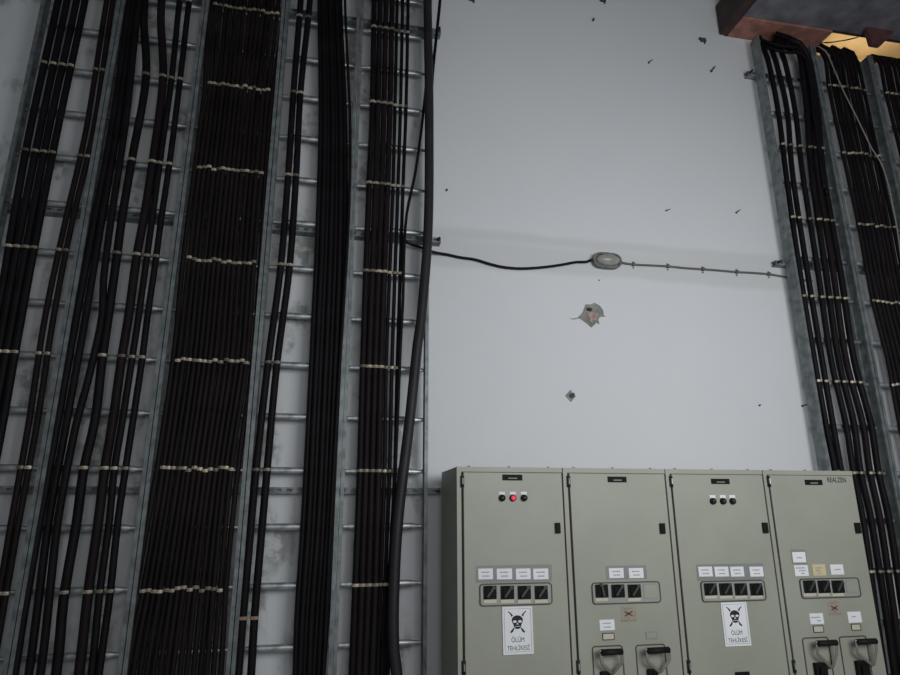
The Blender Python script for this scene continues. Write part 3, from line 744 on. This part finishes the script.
def small_plate(t, x0, y0, x1, y1, m):
    r = rc(x0, y0, x1, y1); s_ = slab(r, m, 'number_plate', t, 0, .003)
    build('plate_rim', MB().ring(rrect(r[0]-.004, r[1]+.004, r[2]-.004, r[3]+.004, .004), rrect(r[0], r[1], r[2], r[3], .003), CAB-.004, CAB), 'gap' if m != 'cab' else 'plate', s_)
def breaker(t, rx0, ry0, rx1, ry1, gx0, gx1, gy, jx, jy, bx0, bx1, by):
    """recess outline, black breaker body and pull handle; photo measures"""
    r = rc(rx0, ry0, rx1, ry1)
    build('recess_rim', MB().ring(rrect(r[0], r[1], r[2], r[3], .02), rrect(r[0]+.0065, r[1]-.0065, r[2]+.0065, r[3]-.0065, .014), CAB-.004, CAB), 'rim', t)
    q = rc(bx0, by, bx1, by+32)
    build('breaker_body', MB().box(q[0], q[1], CAB-.03, CAB, q[2], q[3], .004).box(q[0]+.02, q[1]-.02, CAB-.045, CAB-.03, q[2]+.05, q[3]-.02, .003), 'black', t)
    g = rc(gx0, gy-2.4, gx1, gy+2.4, CAB-.06); zc = (g[2]+g[3])/2; Yg = CAB-.06
    j = P(jx, jy, CAB-.03); mb = MB()
    for gx, kx, ky, sx in ((gx0-.2, gx0+.9, gy+11.5, 1), (gx1+.2, gx1+.3, gy+10.5, -1)):
        g0 = P(gx, gy, Yg); k_ = P(kx, ky, CAB-.05); e = Vector((j.x-sx*.006, j.y, j.z))
        pts = [g0+Vector((0, 0, .012)), g0, g0.lerp(k_, .5), g0.lerp(k_, .93), k_+(e-k_)*.07, k_.lerp(e, .5), e, e+Vector((sx*.004, .026, -.012))]
        mb.sweep(pts, [(.0105,.005)]*len(pts), 8)
    h = build('breaker_handle', mb, 'handle', t)
    build('grip', MB().cyl((g[0], Yg, zc), (g[1], Yg, zc), .0175, n=16).cyl((g[0]-.006, Yg, zc), (g[1]+.006, Yg, zc), .008, n=10), 'grip', h)

c1 = cabinet(0, 'leftmost beige steel cabinet with a lit red indicator lamp and skull sign')
nameplate(c1, 502.4, 474.6, 522.2, 480.4); latch(c1, 557.5, 528)
for k, x in enumerate((502, 512.8, 523.9)): indicator(c1, x, 498, k == 1)
backing(c1, 475.6, 565, 552, 582)
for a, b_ in ((478.3,492.8),(496.7,512),(515.9,530.5),(533.2,548.2)): sheet(c1, a, 568.5, b_, 579.3)
panel(c1, 479.9, 583.4, 551.5, 604.8, ((483.2,496.2),(500.4,513.7),(517.4,530.4),(534.4,547.3)), 585.6, 599, 603)
danger_sign(c1, 502.4, 606.4, 532.6, 654.2)
c2 = cabinet(1, 'second beige steel cabinet from left, with two pull handles and one blank switch slot')
nameplate(c2, 607.6, 476.6, 626.3, 482.3); latch(c2, 662, 528.5)
backing(c2, 605.8, 565.5, 646.5, 579.5)
for a, b_ in ((609,623.5),(628.8,643.3)): sheet(c2, a, 568, b_, 578)
panel(c2, 592.2, 582.2, 659.6, 603, ((594.9,607.6),(611,624),(627.4,640.2)), 584.3, 597.4, 601, white=(0, 2), blank=(643.5,584.5,656.5,598))
diagram(c2, 621, 605.6, 636, 622)
sheet(c2, 599.5, 619.6, 614.4, 630.2); small_plate(c2, 603, 633.6, 613.6, 639.3, 'ivory'); small_plate(c2, 646.4, 632.3, 656.4, 638, 'cab')
breaker(c2, 593.6, 645.3, 625, 715, 601, 622, 652, 612.5, 673, 600.5, 610, 671)
breaker(c2, 637.6, 644, 668, 714, 647, 669, 650.3, 660, 671.5, 647.5, 657, 668.5)
c3 = cabinet(2, 'third beige steel cabinet from left, with three unlit indicator lamps and skull sign')
nameplate(c3, 711, 478.8, 729.2, 484); latch(c3, 764.6, 527.8)
for x in (712.6, 722.7, 732.2): indicator(c3, x, 501.3, False)
backing(c3, 696.5, 563.8, 764, 580)
for a, b_ in ((698.5,712.2),(714.5,728.4),(730.3,743.7),(749.6,763)): sheet(c3, a, 566.6, b_, 576.5)
panel(c3, 701.2, 580.8, 764.6, 600.8, ((703.6,716.2),(718.7,731.3),(734.1,746.2),(749.4,761.8)), 583, 595.2, 598.4)
danger_sign(c3, 722.3, 602, 748.2, 646)
r = rc(736.5, 671.5, 750.5, 705); slab(r, 'black', 'breaker_window', c3, 0, .012, .003)
c4 = cabinet(3, 'rightmost beige steel cabinet with a yellowed label and two pull handles')
nameplate(c4, 804.8, 479.8, 822, 485); latch(c4, 857, 528)
p = P(836.5, 479.9, CAB); q0, q1 = P(827.5,480,CAB).x, P(845.8,480,CAB).x
text_mesh('REALZEN', p.x, p.z, q1-q0, .033, CAB-.0002, 'handwriting', 'ink', c4, .012)
backing(c4, 791, 549.5, 806.5, 564); sheet(c4, 792.4, 552, 805.4, 562.4, rows=((.45,.3,.72),))
sheet(c4, 794.4, 565.2, 808, 576, rows=((.75,.1,.8),(.5,.3,.8),(.25,.45,.7)))
sheet(c4, 812.4, 564.2, 825.4, 575.6, 'paper_yellow', ((.68,.25,.75),(.45,.25,.55),(.22,.4,.6)))
sheet(c4, 830.3, 564.4, 843.2, 574.6, rows=((.5,.3,.78),))
panel(c4, 800.2, 578.4, 859, 597.4, ((802.8,815),(817.2,829),(831.2,843)), 580.2, 592.8, 596, blank=(845.3,580.5,856.5,592))
diagram(c4, 828, 600.6, 840.5, 615.4)
sheet(c4, 809.6, 613.2, 823.2, 624, rows=((.62,.1,.75),(.3,.5,.8))); sheet(c4, 847.6, 611.6, 861, 622.6, rows=((.55,.3,.6),))
small_plate(c4, 813.6, 626.2, 822.8, 631.8, 'ivory'); small_plate(c4, 851.6, 624.4, 860, 629.8, 'ivory')
breaker(c4, 806.5, 636.8, 833.5, 710, 817, 836.5, 643, 832, 667, 814.5, 826, 662)
breaker(c4, 843.8, 635.6, 872, 709, 856.5, 876, 641.5, 873, 665, 856, 868, 660)

# ------------------------------------------------------------------ light
def area(name, loc, target, size, size_y, power, col):
    d = bpy.data.lights.new(name, 'AREA'); d.shape = 'RECTANGLE'; d.size = size; d.size_y = size_y; d.energy = power; d.color = col
    o = bpy.data.objects.new(name, d); COL.objects.link(o); o.location = loc
    o.rotation_euler = (Vector(target)-Vector(loc)).to_track_quat('-Z', 'Y').to_euler(); return o
key_light = area('assumed_key_light', (2.9, -.3, 2.8), (2.45, 4.5, 2.75), 2.8, 2.0, 66, (.965,.985,1)); key_light.data.spread = math.radians(134)  # assumed light source out of view, spread narrowed to darken the wall's edges
area('added_fill', (.35, -1.9, 2.5), (.6, 4.5, 2.6), 2.2, 1.8, 42, (.97,.99,1))  # unseen soft light added to fill the shadowed wall strip and left bays
pt = bpy.data.lights.new('assumed_bulb_beyond', 'POINT'); pt.energy = 20; pt.color = (1,.87,.66); pt.shadow_soft_size = .05  # assumed unseen bulb, added to light the wall beyond the opening
po = bpy.data.objects.new('assumed_bulb_beyond', pt); COL.objects.link(po); po.location = (6.3, WALL+.7, ZB+.6)
w = bpy.data.worlds.new('world'); scene.world = w; w.use_nodes = True
w.node_tree.nodes['Background'].inputs[0].default_value = (.85,.93,1,1); w.node_tree.nodes['Background'].inputs[1].default_value = .12
scene.view_settings.view_transform = 'Standard'; scene.view_settings.look = 'None'; scene.view_settings.exposure = 0; scene.view_settings.gamma = 1
scene.view_settings.use_curve_mapping = False
